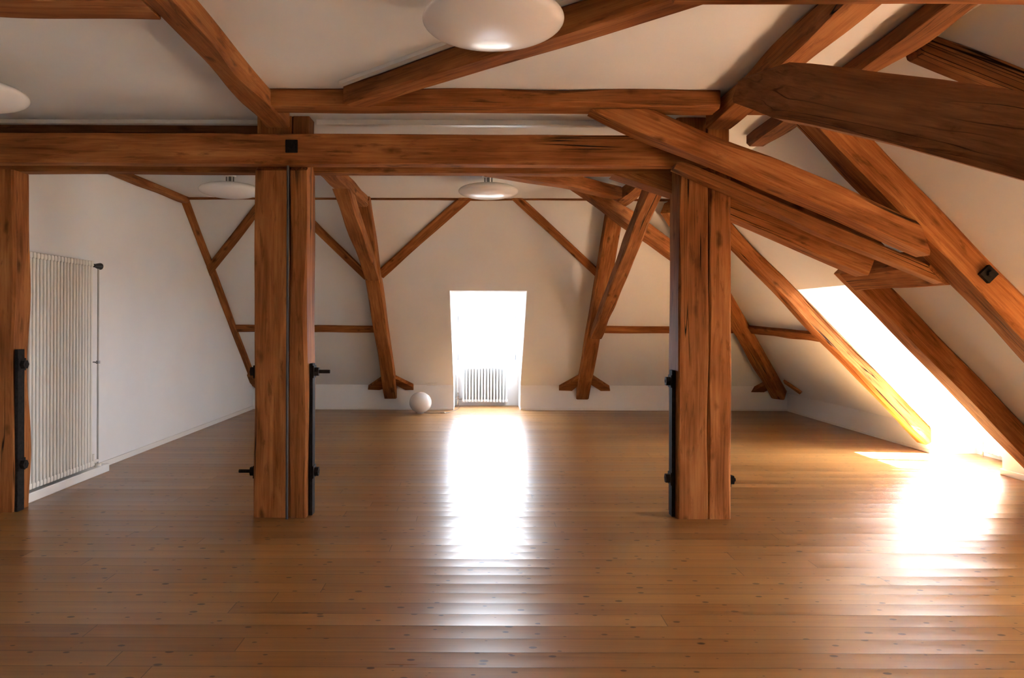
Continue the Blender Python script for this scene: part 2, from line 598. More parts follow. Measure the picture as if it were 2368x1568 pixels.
bm = bmesh.new()
slab(bm, [(XL, YF, 0), (XL, YB, 0), (XL, YB, KB), (XL, YC, HC), (XL, YF, HC)], (1, 0, 0), 0.15)
struct(bm_obj('wall_left', bm, M_PLASTER))

bm = bmesh.new()
slab(bm, [(XL, YF, 0), (XR, YF, 0), (XR, YF, KR), (XC, YF, HC), (XL, YF, HC)], (0, 1, 0), 0.15)
struct(bm_obj('wall_front', bm, M_PLASTER))

# back knee wall and the roof slope above it, open at the dormer
x0, x1 = DB['x0'], DB['x1']
E = 0.0015     # the dormer linings stand this far into their openings


def yb(z):
    return YB - (z - KB) * MB_


def hx(z):
    return XR - (z - KR) / MR


bm = bmesh.new()
for a, b in ((XL, x0), (x1, XR)):
    slab(bm, [(a, YB, 0), (b, YB, 0), *([(b, YB, KB)] if b < 3 else [(b, YB, KR), (hx(KB), YB, KB)]), (a, YB, KB)], (0, -1, 0), 0.12)
struct(bm_obj('wall_back', bm, M_PLASTER))
bm = bmesh.new()
zt = DB['top']
slab(bm, [(XL, YB, KB), (x0, YB, KB), (x0, yb(zt), zt), (XL, yb(zt), zt)], NB, 0.14)
slab(bm, [(x1, YB, KB), (hx(KB), YB, KB), (hx(zt), yb(zt), zt), (x1, yb(zt), zt)], NB, 0.14)
slab(bm, [(XL, yb(zt), zt), (hx(zt), yb(zt), zt), (hx(HC), YC, HC), (XL, YC, HC)], NB, 0.14)
struct(bm_obj('wall_back_slope', bm, M_PLASTER))

# right knee wall and roof slope, open at the two dormers
cuts_y = [YF, DR[2]['y0'], DR[2]['y1'], DR[1]['y0'], DR[1]['y1'], DR[0]['y0'], DR[0]['y1'], YC]
bm = bmesh.new()
for a, b in ((YF, DR[2]['y0']), (DR[2]['y1'], DR[1]['y0']), (DR[1]['y1'], DR[0]['y0']), (DR[0]['y1'], YB)):
    slab(bm, [(XR, a, 0), (XR, b, 0), (XR, b, KR), (XR, a, KR)], (-1, 0, 0), 0.12)
struct(bm_obj('wall_right', bm, M_PLASTER))
bm = bmesh.new()
for i in range(7):
    a, b = cuts_y[i], cuts_y[i + 1]
    lo = KR if i % 2 == 0 else DR[0]['top']
    slab(bm, [(hx(lo), a, lo), (hx(lo), b, lo), (XC, b, HC), (XC, a, HC)], NR, 0.14)
slab(bm, [(XR, YC, KR), (XR, YB, KR), (hx(KB), YB, KB), (XC, YC, HC)], NR, 0.14)
struct(bm_obj('wall_right_slope', bm, M_PLASTER))

# dormer cheeks, lintels and sill walls
bm = bmesh.new()
y2 = DB['y']
slab(bm, [(x0 + E, YB + 2 * E, 0), (x0 + E, y2, 0), (x0 + E, y2, zt), (x0 + E, yb(zt) + 2 * E, zt), (x0 + E, YB + 2 * E, KB)], (1, 0, 0), 0.10)
slab(bm, [(x1 - E, YB + 2 * E, 0), (x1 - E, y2, 0), (x1 - E, y2, zt), (x1 - E, yb(zt) + 2 * E, zt), (x1 - E, YB + 2 * E, KB)], (-1, 0, 0), 0.10)
slab(bm, [(x0, yb(zt), zt - E), (x1, yb(zt), zt - E), (x1, y2 + .1, zt - E), (x0, y2 + .1, zt - E)], (0, 0, -1), 0.10)
slab(bm, [(x0, y2, 0), (x1, y2, 0), (x1, y2, DB['sill']), (x0, y2, DB['sill'])], (0, -1, 0), 0.12)
struct(bm_obj('wall_back_dormer', bm, M_PLASTER))


def build_right_dormer(d, name):
    bm = bmesh.new()
    t, xx = d['top'], d['x']
    for yy, ny in ((d['y0'], 1), (d['y1'], -1)):
        yy += ny * E
        slab(bm, [(XR + 2 * E, yy, 0), (xx, yy, 0), (xx, yy, t), (hx(t) + 2 * E, yy, t), (XR + 2 * E, yy, KR)], (0, ny, 0), 0.10)
    t -= E
    slab(bm, [(hx(t), d['y0'], t), (hx(t), d['y1'], t), (xx + .1, d['y1'], t), (xx + .1, d['y0'], t)], (0, 0, -1), 0.10)
    slab(bm, [(xx, d['y0'], 0), (xx, d['y1'], 0), (xx, d['y1'], d['sill']), (xx, d['y0'], d['sill'])], (-1, 0, 0), 0.12)
    struct(bm_obj(name, bm, M_PLASTER))


build_right_dormer(DR[0], 'wall_right_dormer')
build_right_dormer(DR[1], 'wall_near_dormer')
build_right_dormer(DR[2], 'wall_fill_light_dormer')  # out of view, added for its light


def build_window(name, ctr, width, z0, z1, rot):
    """double casement; local x across, y outwards"""
    root = bpy.data.objects.new(name, None)
    COL.objects.link(root)
    root.location = (ctr[0], ctr[1], 0)
    root.rotation_euler = (0, 0, rot)
    struct(root)
    hw = width / 2
    bm = bmesh.new()
    f = 0.045
    add_box(bm, -hw, -hw + f, 0.03, 0.10, z0, z1, 0.004)
    add_box(bm, hw - f, hw, 0.03, 0.10, z0, z1, 0.004)
    add_box(bm, -hw + f, hw - f, 0.03, 0.10, z1 - f, z1, 0.004)
    add_box(bm, -hw + f, hw - f, 0.03, 0.10, z0, z0 + f, 0.004)
    bm_obj('window_frame', bm, M_PAINT, root)
    bm = bmesh.new()
    add_box(bm, -hw + 0.002, hw - 0.002, -0.03, 0.03, z0 - 0.03, z0 - 0.001, 0.005)
    bm_obj('window_sill', bm, M_PAINT, root)
    s = 0.04
    for k in (-1, 1):
        a, b = sorted((k * 0.002, k * (hw - f)))
        bm = bmesh.new()
        add_box(bm, a, a + s, 0.02, 0.08, z0 + f, z1 - f, 0.004)
        add_box(bm, b - s, b, 0.02, 0.08, z0 + f, z1 - f, 0.004)
        add_box(bm, a + s, b - s, 0.02, 0.08, z0 + f, z0 + f + s, 0.004)
        add_box(bm, a + s, b - s, 0.02, 0.08, z1 - f - s, z1 - f, 0.004)
        sash = bm_obj('window_sash', bm, M_PAINT, root)
        bm = bmesh.new()
        add_box(bm, a + s, b - s, 0.046, 0.052, z0 + f + s, z1 - f - s)
        bm_obj('window_pane', bm, M_GLASS, sash)
        for zz in (z0 + 0.03, z0 + (z1 - z0) * 0.60):
            bm = bmesh.new()
            add_cyl(bm, (k * (hw - f), 0.008, zz), (k * (hw - f), 0.008, zz + 0.10), 0.013, 12)
            bm_obj('hinge', bm, M_GREYPL, sash, 40)
    bm = bmesh.new()
    add_box(bm, -0.012, 0.012, 0.008, 0.02, (z0 + z1) / 2 - 0.06, (z0 + z1) / 2 + 0.06, 0.003)
    bm_obj('window_handle', bm, M_PAINT, root)
    return root


build_window('window_1', ((x0 + x1) / 2, DB['y']), x1 - x0, DB['sill'], DB['top'], 0)
build_window('window_2', (DR[0]['x'], (DR[0]['y0'] + DR[0]['y1']) / 2), 1.07, DR[0]['sill'], DR[0]['top'], -math.pi / 2)
build_window('window_3', (DR[1]['x'], (DR[1]['y0'] + DR[1]['y1']) / 2), 1.07, DR[1]['sill'], DR[1]['top'], -math.pi / 2)

build_window('window_fill_light', (DR[2]['x'], (DR[2]['y0'] + DR[2]['y1']) / 2), 1.07, DR[2]['sill'], DR[2]['top'], -math.pi / 2)  # unseen window added as fill light from the front right

# baseboards
bm = bmesh.new()
add_box(bm, XL, XL + 0.016, 6.80, YB, 0, 0.055, 0.003)
add_box(bm, XL, XL + 0.016, YF, 5.4, 0, 0.055, 0.003)
struct(bm_obj('baseboard_left', bm, M_PAINT))
bm = bmesh.new()
add_box(bm, XL + 0.016, x0, YB - 0.014, YB, 0, 0.03, 0.003)
add_box(bm, x1, XR - 0.016, YB - 0.014, YB, 0, 0.03, 0.003)
struct(bm_obj('baseboard_back', bm, M_PAINT))
bm = bmesh.new()
add_box(bm, XR - 0.016, XR, DR[0]['y1'] + 0.002, YB - 0.016, 0, 0.03, 0.003)
add_box(bm, XR - 0.022, XR, DR[1]['y1'] + 0.002, DR[0]['y0'] - 0.002, 0, 0.055, 0.004)
struct(bm_obj('baseboard_right', bm, M_PAINT))
# plinth under the tall radiator
bm = bmesh.new()
add_box(bm, XL, XL + 0.15, 5.40, 6.80, 0, 0.074, 0.006)
struct(bm_obj('trim_1', bm, M_PAINT))
# white cover strips on the ceiling behind the cross beam
bm = bmesh.new()
add_box(bm, -1.2, 1.45, 5.00, 5.04, HC - 0.02, HC, 0.004)
add_box(bm, -1.2, 1.38, 5.335, 5.395, HC - 0.04, HC, 0.006)
add_box(bm, XL, -1.62, 5.36, 5.41, HC - 0.03, HC, 0.004)
struct(bm_obj('trim_2', bm, M_PAINT))

# ================================================================== POSTS AND CROSS BEAMS


def post(px_l, px_r, split, name, label, group, strap_side, rod_right=True):
    """two timbers bolted together, notched for the pair of cross beams"""
    y0_, y1_ = 5.20, 5.47
    xa, xb = (px_l - VX) * y0_ / F, (px_r - VX) * y0_ / F
    xm = (split - VX) * y0_ / F
    root = thing(name, ((xa + xb) / 2, (y0_ + y1_) / 2, 0), label, 'post', group)
    for a, b in ((xa, xm - 0.0035), (xm + 0.0035, xb)):
        cx, cy = (a + b) / 2, (y0_ + y1_) / 2
        timber('post_timber', [(cx, cy, 0.0), (cx, cy, 2.484), (cx, cy, 2.486), (cx, cy, HC)], b - a, y1_ - y0_, (0, 1, 0), parent=root,
               scale=[(1.03, 1), (1, 1), (1, 0.59), (1, 0.59)], cuts=[CEIL, FLOOR], rough=0.005, chamfer=0.014)
    return root, xa, xb, y0_, y1_


def part(name, bm, mat, root, smooth=None):
    o = bm_obj(name, bm, mat, root, smooth)
    if root.type == 'EMPTY':
        o.location = -root.location
    return o


def iron_fittings(root, x, side, y0_, y1_, z_top, bolts):
    """flat strap on one side of a post, with bolts through it; side = -1 left, 1 right"""
    ym = (y0_ + y1_) / 2 - 0.03
    if z_top:
        bm = bmesh.new()
        add_box(bm, *sorted((x + side * 0.006, x + side * 0.030)), ym - 0.04, ym + 0.04, 0.002, z_top, 0.003)
        part('iron_strap', bm, M_IRON, root)
    for z, ln in bolts:
        bm = bmesh.new()
        add_box(bm, *sorted((x + side * 0.030, x + side * 0.038)), ym - 0.045, ym + 0.045, z - 0.045, z + 0.045, 0.003)
        q = Matrix.Translation((x + side * 0.052, ym, z)) @ Matrix.Rotation(math.pi / 2, 4, 'Y')
        bmesh.ops.create_cone(bm, cap_ends=True, segments=6, radius1=0.034, radius2=0.034, depth=0.03, matrix=q)
        add_cyl(bm, (x + side * 0.01, ym, z), (x + side * (0.07 + ln), ym, z), 0.013, 12)
        part('bolt', bm, M_IRON, root)


PG = 'double posts under the cross beam'
pl, xa, xb, ya, yz = post(588, 709, 668, 'timber_post', 'thick double timber post left of centre with a steel rod down its front', PG, 1)
iron_fittings(pl, xb, 1, ya, yz, 1.09, [(1.03, 0.075), (0.31, 0.0)])
iron_fittings(pl, xa + 0.012, -1, ya, yz, 0, [(1.03, 0.0), (0.31, 0.08)])
# steel rod down the front with its plate on the cross beam
bm = bmesh.new()
rx = (664.5 - VX) * 5.17 / F
add_cyl(bm, (rx, 5.175, 0.0), (rx, 5.175, 2.489), 0.0095, 12)
part('tie_rod', bm, M_ROD, pl, 40)
pr, xa2, xb2, _, _ = post(1570, 1691, 1639, 'timber_post', 'thick double timber post right of centre split by a black seam', PG, -1)
iron_fittings(pr, xa2, -1, ya, yz, 1.05, [(0.97, 0.0), (0.27, 0.0)])
iron_fittings(pr, xb2 - 0.012, 1, ya, yz, 0, [(0.26, 0.01)])

# post at the left edge of the picture
xe = (30 - VX) * 5.3 / F
root = thing('timber_post', (xe - 0.12, 5.45, 0), 'single timber post at the left edge, in front of the tall radiator', 'post')
timber('post_timber', [(xe - 0.092, 5.42, 0), (xe - 0.097, 5.42, 2.484)], 0.17, 0.20, (0, 1, 0), parent=root, cuts=[FLOOR], rough=0.010)
iron_fittings(root, xe - 0.012, 1, 5.28, 5.52, 1.18, [(1.07, 0.0), (0.34, 0.0)])

BZ0, BZ1 = 2.492, 2.702
timber('cross_beam', [(XL, 5.18, (BZ0 + BZ1) / 2), (1.60, 5.18, (BZ0 + BZ1) / 2 - 0.004)], 0.12, BZ1 - BZ0, UPZ,
       'long front cross beam passing over both double posts', cuts=[WALL_L], rough=0.003, chamfer=0.007)
timber('cross_beam', [(XL, 5.48, (BZ0 + BZ1) / 2), (1.60, 5.48, (BZ0 + BZ1) / 2 - 0.004)], 0.12, BZ1 - BZ0, UPZ,
       'rear cross beam just behind the front one, its underside showing below it', cuts=[WALL_L], rough=0.003, chamfer=0.007)
timber('cross_beam', [(XL, 5.485, (BZ1 + HC) / 2), (-1.61, 5.485, (BZ1 + HC) / 2)], 0.13, HC - BZ1 - 0.004, UPZ,
       'dark timber under the ceiling on top of the cross beams, left of the posts', mat=M_DARK, cuts=[WALL_L, CEIL], rough=0.002, chamfer=0.006)
# square black washer on the beam
bm = bmesh.new()
nx = (673 - VX) * 5.115 / F
add_box(bm, nx - 0.042, nx + 0.042, 5.106, 5.119, 2.565, 2.655, 0.004)
q = Matrix.Translation((nx, 5.10, 2.61)) @ Matrix.Rotation(math.pi / 2, 4, 'X')
bmesh.ops.create_cone(bm, cap_ends=True, segments=6, radius1=0.026, radius2=0.024, depth=0.02, matrix=q)
tag(bm_obj('anchor_plate', bm, M_IRON), 'square black iron plate with nut on the front cross beam above the left post', 'plate')

# ================================================================== CEILING TIMBERS, FRONT
ZU = 2.735
zc = (ZU + HC) / 2
hh = HC - ZU
timber('ceiling_beam', [(-1.33, YF, zc), (-1.355, 3.2, zc), (-1.42, 5.105, zc)], 0.165, hh, UPZ, scale=[(0.8, 1), (0.8, 1), (1, 1)], label=
       'beam under the ceiling running from the left double post towards the viewer', cuts=[CEIL])
timber('ceiling_beam', [(XL, 3.07, zc), (-1.425, 3.165, zc)], 0.22, hh, UPZ,
       'short cross beam under the ceiling at the top left corner', cuts=[CEIL, WALL_L])
timber('ceiling_beam', [(1.585, YF, zc), (1.60, 3.2, zc), (1.645, 5.105, zc)], 0.175, hh, UPZ,
       'beam under the ceiling running from the right double post towards the viewer', cuts=[CEIL])
timber('ceiling_beam', [(-1.335, 4.71, HC - 0.055), (1.50, 4.71, HC - 0.055)], 0.19, 0.11, UPZ,
       'horizontal beam under the ceiling in front of the cross beam, between the two lengthwise beams', cuts=[CEIL])
timber('ceiling_beam', [(1.735, 4.71, HC - 0.055), (2.06, 4.71, HC - 0.055)], 0.19, 0.11, UPZ,
       'short beam stub under the ceiling right of the lengthwise right beam', cuts=[CEIL])
timber('diagonal_brace', [(-0.80, 4.615, zc), (0.95, 2.96, zc)], 0.155, hh, UPZ,
       'diagonal ceiling timber passing behind the large round lamp', cat='brace', cuts=[CEIL, ((0, 4.613, 0), (0, 1, 0))])
timber('ceiling_beam', [(0.72, 2.70, 2.666), (3.0, 2.69, 2.664)], 0.17, 0.132, UPZ,
       'cross beam along the top edge of the picture at the right', cuts=[SLOPE_R])
# white cable duct along the diagonal timber
bm = bmesh.new()
a, b = Vector((-0.86, 4.50, HC - 0.012)), Vector((0.72, 2.98, HC - 0.012))
d = (b - a).normalized()
s = Vector((-d.y, d.x, 0)) * 0.02
vs8 = []
for p in (a, b):
    for k in (-1, 1):
        for z in (-0.011, 0.011):
            vs8.append(bm.verts.new(p + s * k + Vector((0, 0, z))))
bmesh.ops.convex_hull(bm, input=vs8)
tag(bm_obj('cable_duct', bm, M_PAINT), 'white cable duct on the ceiling along the diagonal timber', 'cable duct')

# purlin at the kink between ceiling and slope, its brace
timber('purlin', [(2.09, 2.95, 2.815), (2.15, 5.75, 2.815)], 0.15, 0.09, UPZ,
       'dark lengthwise timber along the ceiling edge at the upper right', mat=M_DARK, cat='purlin', cuts=[CEIL, SLOPE_R])
a = on_right(2080, 68) + NR * 0.055
b = on_right(3050, 441) + NR * 0.055
timber('slope_brace', [a, b], 0.12, 0.12, NR, 'dark diagonal timber on the slope in the upper right corner', mat=M_DARK, cat='brace', cuts=[((2.23, 0, 0), (-1, 0, 0))])
# heavy crooked timber in the right foreground
timber('crooked_beam', [P(1725, 212, 3.28), P(1835, 206, 3.20), P(1960, 238, 3.04), P(2160, 275, 2.78), P(2368, 315, 2.53), P(2620, 372, 2.28), P(3000, 455, 1.98)],
       0.20, 0.255, UPZ, 'heavy dark crooked beam crossing the upper right foreground', mat=M_DARK,
       scale=[(0.8, 0.42), (1, 0.90), (1, 0.96), (1, 1.02), (1, 1.02), (1, 1.05), (1, 1.1)], rough=0.010, chamfer=0.03, cuts=[SLOPE_R])

# ================================================================== STRUTS OF THE MIDDLE TRUSS
R3N = Vector(NR)
R3H = 0.20
under_r3 = (Vector((XR, 0, KR)) + NR * R3H, -NR)
SH = Vector((0, 0.10, 0))
timber('strut', [P(1340, 205, 4.66) + SH, P(1480, 272, 4.66) + SH, P(1610, 324, 4.66) + SH, P(1747, 377, 4.66) + SH, P(2017, 494, 4.66) + SH, P(2210, 579, 4.66) + SH], 0.20, 0.165, UPZ,
       'upper slanting strut crossing in front of the right post top', cat='strut', cuts=[((0, 0, 2.747), (0, 0, 1)), (P(2150, 575, 4.66), (0.94, 0, 0.35))], rough=0.007, chamfer=0.026)
SH = Vector((0, 0.06, 0))
timber('strut', [P(1565, 377, 5.03) + SH, P(1691, 431, 5.03) + SH, P(1900, 524, 5.03) + SH, P(2200, 646, 5.03) + SH], 0.12, 0.088, UPZ,
       'slim middle slanting strut directly below the upper one', cat='strut', cuts=[((0, 0, BZ0 - 0.004), (0, 0, 1)), under_r3], rough=0.004,
       scale=[(1, 0.75), (1, 0.80), (1, 1.1), (1, 0.95)], chamfer=0.01)
timber('strut', [P(1690, 406, 5.34), P(1900, 496, 5.34), P(2150, 602, 5.34)], 0.10, 0.115, UPZ,  # added piece, its dark colour stands in for shade in the gap
       'added dark timber standing in for shade between upper and middle strut', cat='strut', mat=M_DARK, cuts=[under_r3], rough=0.004, chamfer=0.008)
timber('strut', [P(1400, 382, 5.52), P(1560, 432, 5.52), P(1693, 479, 5.52), P(1900, 573, 5.52), P(2000, 617, 5.52)], 0.20, 0.185, UPZ,
       'lower slanting strut emerging from behind the right post', cat='strut', cuts=[((0, 0, BZ0 - 0.004), (0, 0, 1))], rough=0.006,
       scale=[(1, 0.7), (1, 0.85), (1, 1), (1, 0.88), (1, 0.8)], chamfer=0.02)

# ================================================================== RAFTERS ON THE RIGHT SLOPE


def right_rafter(name, ya_, yb_, h, z_hi, z_lo, label, crook=0.0, cuts=(), **kw):
    pts = []
    for k in range(4):
        z = z_hi + (z_lo - z_hi) * k / 3
        pts.append(Vector((hx(z), (ya_ + yb_) / 2 + crook * math.sin(k * math.pi / 3), z)) + NR * h / 2)
    return timber(name, pts, yb_ - ya_, h, NR, label, cat='rafter', cuts=[CEIL, KNEE_R] + list(cuts), **kw)


r3 = right_rafter('rafter', 4.78, 5.02, R3H, 2.92, 0.2, 'heavy worm-eaten rafter with an iron plate, rightmost on the slope', rough=0.010, chamfer=0.022)
right_rafter('rafter', 6.15, 6.36, 0.19, 1.95, 0.2, 'rafter on the right side of the bright dormer opening', rough=0.006)
right_rafter('rafter', 7.87, 8.05, 0.165, 2.90, 0.20, 'sunlit rafter on the left side of the bright dormer opening', rough=0.012, chamfer=0.03)
# trimmer between the two rafters
zt_ = 1.70
timber('trimmer', [Vector((hx(1.86), 5.02, 1.86)) + NR * 0.11, Vector((hx(1.88), 6.22, 1.88)) + NR * 0.11], 0.20, 0.20, NR,
       'short horizontal timber between the two right rafters above the dormer', cat='beam')
# iron plate on the big rafter
bm = bmesh.new()
c = P(2285, 634, 4.765)
q = Matrix.Translation(c) @ Matrix.Rotation(math.radians(45), 4, 'Y')
bmesh.ops.create_cube(bm, size=1.0, matrix=q @ Matrix.Diagonal((0.085, 0.03, 0.085, 1)))
q2 = Matrix.Translation(c + Vector((0, -0.02, 0))) @ Matrix.Rotation(math.pi / 2, 4, 'X')
bmesh.ops.create_cone(bm, cap_ends=True, segments=6, radius1=0.022, radius2=0.02, depth=0.03, matrix=q2)
tag(bm_obj('anchor_plate', bm, M_IRON), 'dark iron plate on the heavy right rafter', 'plate')

# hip rafter and its feet
hp = [Vector((hx(z), yb(z), z)) for z in (2.86, 2.0, 1.1, 0.42)]
nh = (NR + NB).normalized()
hp = [p + nh * 0.10 for p in hp]
ext = (hp[-1] - hp[0]).normalized()
timber('hip_rafter', hp + [hp[-1] + ext * 0.10], 0.20, 0.22, nh, 'hip rafter down the far right corner of the roof', cat='rafter', mat=M_TIMBER,
       cuts=[CEIL, SLOPE_R, SLOPE_B])

# ================================================================== TIMBERS ON THE BACK SLOPE


def back_board(name, a, b, w, label, h=0.035, cat='brace', cuts=(), **kw):
    pa, pb = on_back(*a) + NB * h / 2, on_back(*b) + NB * h / 2
    return timber(name, [pa, pb], w, h, NB, label, cat=cat, cuts=[CEIL, WALL_L] + list(cuts), rough=0.004, chamfer=0.006, **kw)


def right_board(name, a, b, w, label, h=0.05, cat='brace', cuts=(), **kw):
    pa, pb = on_right(*a) + NR * h / 2, on_right(*b) + NR * h / 2
    return timber(name, [pa, pb], w, h, NR, label, cat=cat, cuts=list(cuts), rough=0.005, chamfer=0.008, **kw)


back_board('slope_brace', (474, 636), (640, 425), 0.11, 'slanting brace left of the left double post, rising right on the far slope')
back_board('slope_brace', (650, 444), (850, 640), 0.11, 'slanting brace right of the left post, falling right to the far left rafter')
back_board('slope_brace', (878, 634), (1085, 448), 0.13, 'slanting brace rising from the far left rafter to the ceiling')
back_board('slope_brace', (1190, 452), (1386, 634), 0.10, 'slanting brace falling from the ceiling to the far right rafter')
back_board('wall_rail', (520, 757), (868, 759), 0.125, 'horizontal timber on the far slope left of the far left rafter', cat='rail')
back_board('wall_rail', (1385, 760), (1700, 761), 0.125, 'horizontal timber on the far slope behind the right post', cat='rail')
right_board('wall_rail', (1722, 757), (1925, 779), 0.13, 'horizontal timber on the right slope between hip rafter and sunlit rafter', cat='rail')
# edge timbers along the left gable
z_a, z_b = HC, KB - 0.0
pa = Vector((XL + 0.045, yb(z_a), z_a)) + NB * 0.02
pb = Vector((XL + 0.045, yb(z_b), z_b)) + NB * 0.02
timber('edge_timber', [pa, pb], 0.09, 0.04, NB, 'edge timber along the far slope where it meets the left wall', cat='beam', cuts=[CEIL], rough=0.004, chamfer=0.006)
timber('edge_timber', [(XL + 0.05, 5.56, HC - 0.045), (XL + 0.05, YC, HC - 0.03)], 0.10, 0.07, UPZ, 'edge timber along the ceiling where it meets the left wall', cat='beam',
       cuts=[CEIL, SLOPE_B], rough=0.004, chamfer=0.006)
timber('edge_timber', [(XL + 0.1, YC - 0.012, HC - 0.012), (XC, YC - 0.012, HC - 0.012)], 0.03, 0.024, UPZ, 'thin dark timber line between ceiling and far slope', cat='beam', mat=M_DARK,
       cuts=[CEIL, SLOPE_B], rough=0.004, chamfer=0.003)


def back_rafter(xm, label, w=0.195, h=0.17):
    pts = [Vector((xm, yb(z), z)) + NB * h / 2 for z in (2.92, 1.6, 0.30)]
    return timber('rafter', pts, w, h, NB, label, cat='rafter', cuts=[CEIL, ((0, YB - 0.002, 0), (0, 1, 0))], rough=0.005)


back_rafter(-1.41, 'far rafter left of the bright window, with a brace lapped onto it')
back_rafter(1.60, 'far rafter right of the bright window')
# lapped braces
timber('knee_brace', [(-1.43, 7.20, 2.90), (-1.415, 9.62, 1.98)], 0.17, 0.15, UPZ, 'brace leaning from the ceiling onto the far left rafter', cat='brace',
       cuts=[((0, 0, ZU - 0.002), (0, 0, 1)), (Vector((0, YB, KB)) + NB * 0.172, -NB)])
timber('knee_brace', [(1.63, 6.75, 2.755), (1.62, 10.35, 1.22)], 0.155, 0.15, UPZ, 'long cracked brace leaning in front of the far right rafter', cat='brace',
       cuts=[((0, 0, ZU - 0.002), (0, 0, 1)), (Vector((0, YB, KB)) + NB * 0.172, -NB)])
# lengthwise ceiling beams behind the posts
timber('ceiling_beam', [(-1.42, 5.56, zc), (-1.41, YC + 0.1, zc)], 0.165, hh, UPZ, 'beam under the ceiling behind the left double post', cuts=[CEIL, SLOPE_B])
timber('ceiling_beam', [(1.62, 5.56, zc), (1.60, YC + 0.1, zc)], 0.17, hh, UPZ, 'beam under the ceiling behind the right double post', cuts=[CEIL, SLOPE_B])
# timbers towards the hip
timber('diagonal_brace', [P(1130, 391, 6.5), P(1310, 418, 7.1), P(1425, 447, 7.7)], 0.15, 0.12, UPZ, 'dark-topped ceiling timber running right from above the far lamp', cat='brace', cuts=[CEIL])
timber('hip_strut', [P(1325, 424, 7.55), P(1450, 506, 8.0), P(1660, 655, 9.3)], 0.16, 0.16, UPZ, scale=[(0.8, 0.7), (1, 1), (1, 1)], label= 'slanting strut from the far ceiling down to the hip rafter', cat='strut', cuts=[CEIL])


def foot(name, corners, label, h=0.07, right=False):
    """short angled block at the foot of a rafter, a pentagon on the slope"""
    f = on_right if right else on_back
    n = NR if right else NB
    bm = bmesh.new()
    slab(bm, [f(*c) + n * (h + 0.002) for c in corners], n, h)
    bmesh.ops.bevel(bm, geom=bm.edges[:], offset=0.004, segments=1, affect='EDGES')
    o = bm_obj(name, bm, M_TIMBER)
    me = o.data
    c = sum((v.co for v in me.vertices), Vector()) / len(me.vertices)
    me.transform(Matrix.Translation(-c))
    o.location = c
    tag(o, label, 'block', 'angled blocks at the rafter feet')


foot('foot_block', [(884, 868), (886, 892), (878, 894), (852, 893), (852, 890)], 'small angled block left of the far left rafter foot')
foot('foot_block', [(915, 867), (915, 882), (938, 894), (957, 894), (956, 887)], 'small angled block right of the far left rafter foot')
foot('foot_block', [(1340, 864), (1341, 880), (1322, 896), (1292, 895), (1293, 890)], 'small angled block left of the far right rafter foot')
foot('foot_block', [(1366, 863), (1366, 882), (1388, 896), (1410, 896), (1409, 891)], 'small angled block right of the far right rafter foot')
foot('foot_block', [(1775, 877), (1786, 888), (1752, 905), (1734, 904), (1733, 899)], 'small angled block left of the hip rafter foot')
foot('foot_block', [(1814, 877), (1817, 884), (1853, 909), (1856, 905)], 'thin angled block right of the hip rafter foot', 0.03, right=True)
foot('foot_block', [(571, 858), (575, 872), (592, 890), (606, 890), (606, 882)], 'small angled block at the foot of the left edge timber')
foot('foot_block', [(2090, 950), (2108, 968), (2112, 985), (2096, 972)], 'small block under the foot of the sunlit rafter', right=True)

# ================================================================== CEILING LAMPS


def lamp_parts():
    R, C = 0.30, 0.072
    prof = []
    n = 28
    for k in range(n + 1):
        a = -math.pi / 2 + math.pi * k / n
        r = R * math.cos(a) ** 0.9 if abs(a) < math.pi / 2 - 1e-6 else 0.0
        prof.append((r, C * math.sin(a)))
    bm = bmesh.new()
    add_lathe(bm, prof, 64)
    shade = bm
    bm = bmesh.new()
    add_lathe(bm, [(0, 0.185), (0.06, 0.185), (0.06, 0.165), (0.055, 0.16), (0, 0.16)], 24)
    can = bm
    bm = bmesh.new()
    for s in (-1, 1):
        add_cyl(bm, (s * 0.035, 0, 0.06), (s * 0.035, 0, 0.165), 0.007, 10)
    add_cyl(bm, (0, 0, 0.06), (0, 0, 0.163), 0.014, 12)
    return shade, can, bm


LG = 'round ceiling lamps'
s_, c_, t_ = lamp_parts()
lamp0 = thing('ceiling_lamp', (0.048, 3.12, HC - 0.185), 'large white round lamp at the top centre, nearest of the lamps', 'lamp', LG)
bm_obj('lamp_shade', s_, M_OPAL, lamp0, 40)
bm_obj('ceiling_mount', c_, M_PAINT, lamp0, 40)
bm_obj('stem', t_, M_STEEL, lamp0, 40)
for loc, lab in (((0.07, 7.37, HC - 0.16), 'white round lamp under the far ceiling, above the bright window'),
                 ((-2.52, 7.37, HC - 0.16), 'white round lamp half hidden behind the left double post'),
                 ((-2.96, 4.25, HC - 0.16), 'white round lamp cut off by the left edge')):
    c = lamp0.copy()
    COL.objects.link(c)
    c.location = loc
    c['label'] = lab
    for ch in list(lamp0.children):
        k = ch.copy()
        COL.objects.link(k)
        k.parent = c
        if 'mount' in k.name and loc[2] > HC - 0.17:
            k.location.z = -0.025
        if 'stem' in k.name and loc[2] > HC - 0.17:
            k.location.z = -0.025

# ================================================================== RADIATORS


def radiator(name, loc, rot, n, pitch, height, label, mat, r=0.015, cols=(0.0, 0.042, 0.084)):
    """column radiator; local x along, y away from the wall, z up"""
    root = thing(name, loc, label, 'radiator', 'column radiators', rot)
    bm = bmesh.new()
    for i in range(n):
        x = (i + 0.5) * pitch
        for y in cols:
            add_cyl(bm, (x, y, 0.03), (x, y, height - 0.03), r, 12)
        for z in (0.0, height - 0.05):
            add_box(bm, x - pitch * 0.46, x + pitch * 0.46, cols[0] - 0.018, cols[-1] + 0.018, z, z + 0.05, 0.012)
    bm_obj('radiator_body', bm, mat, root, 40)
    return root


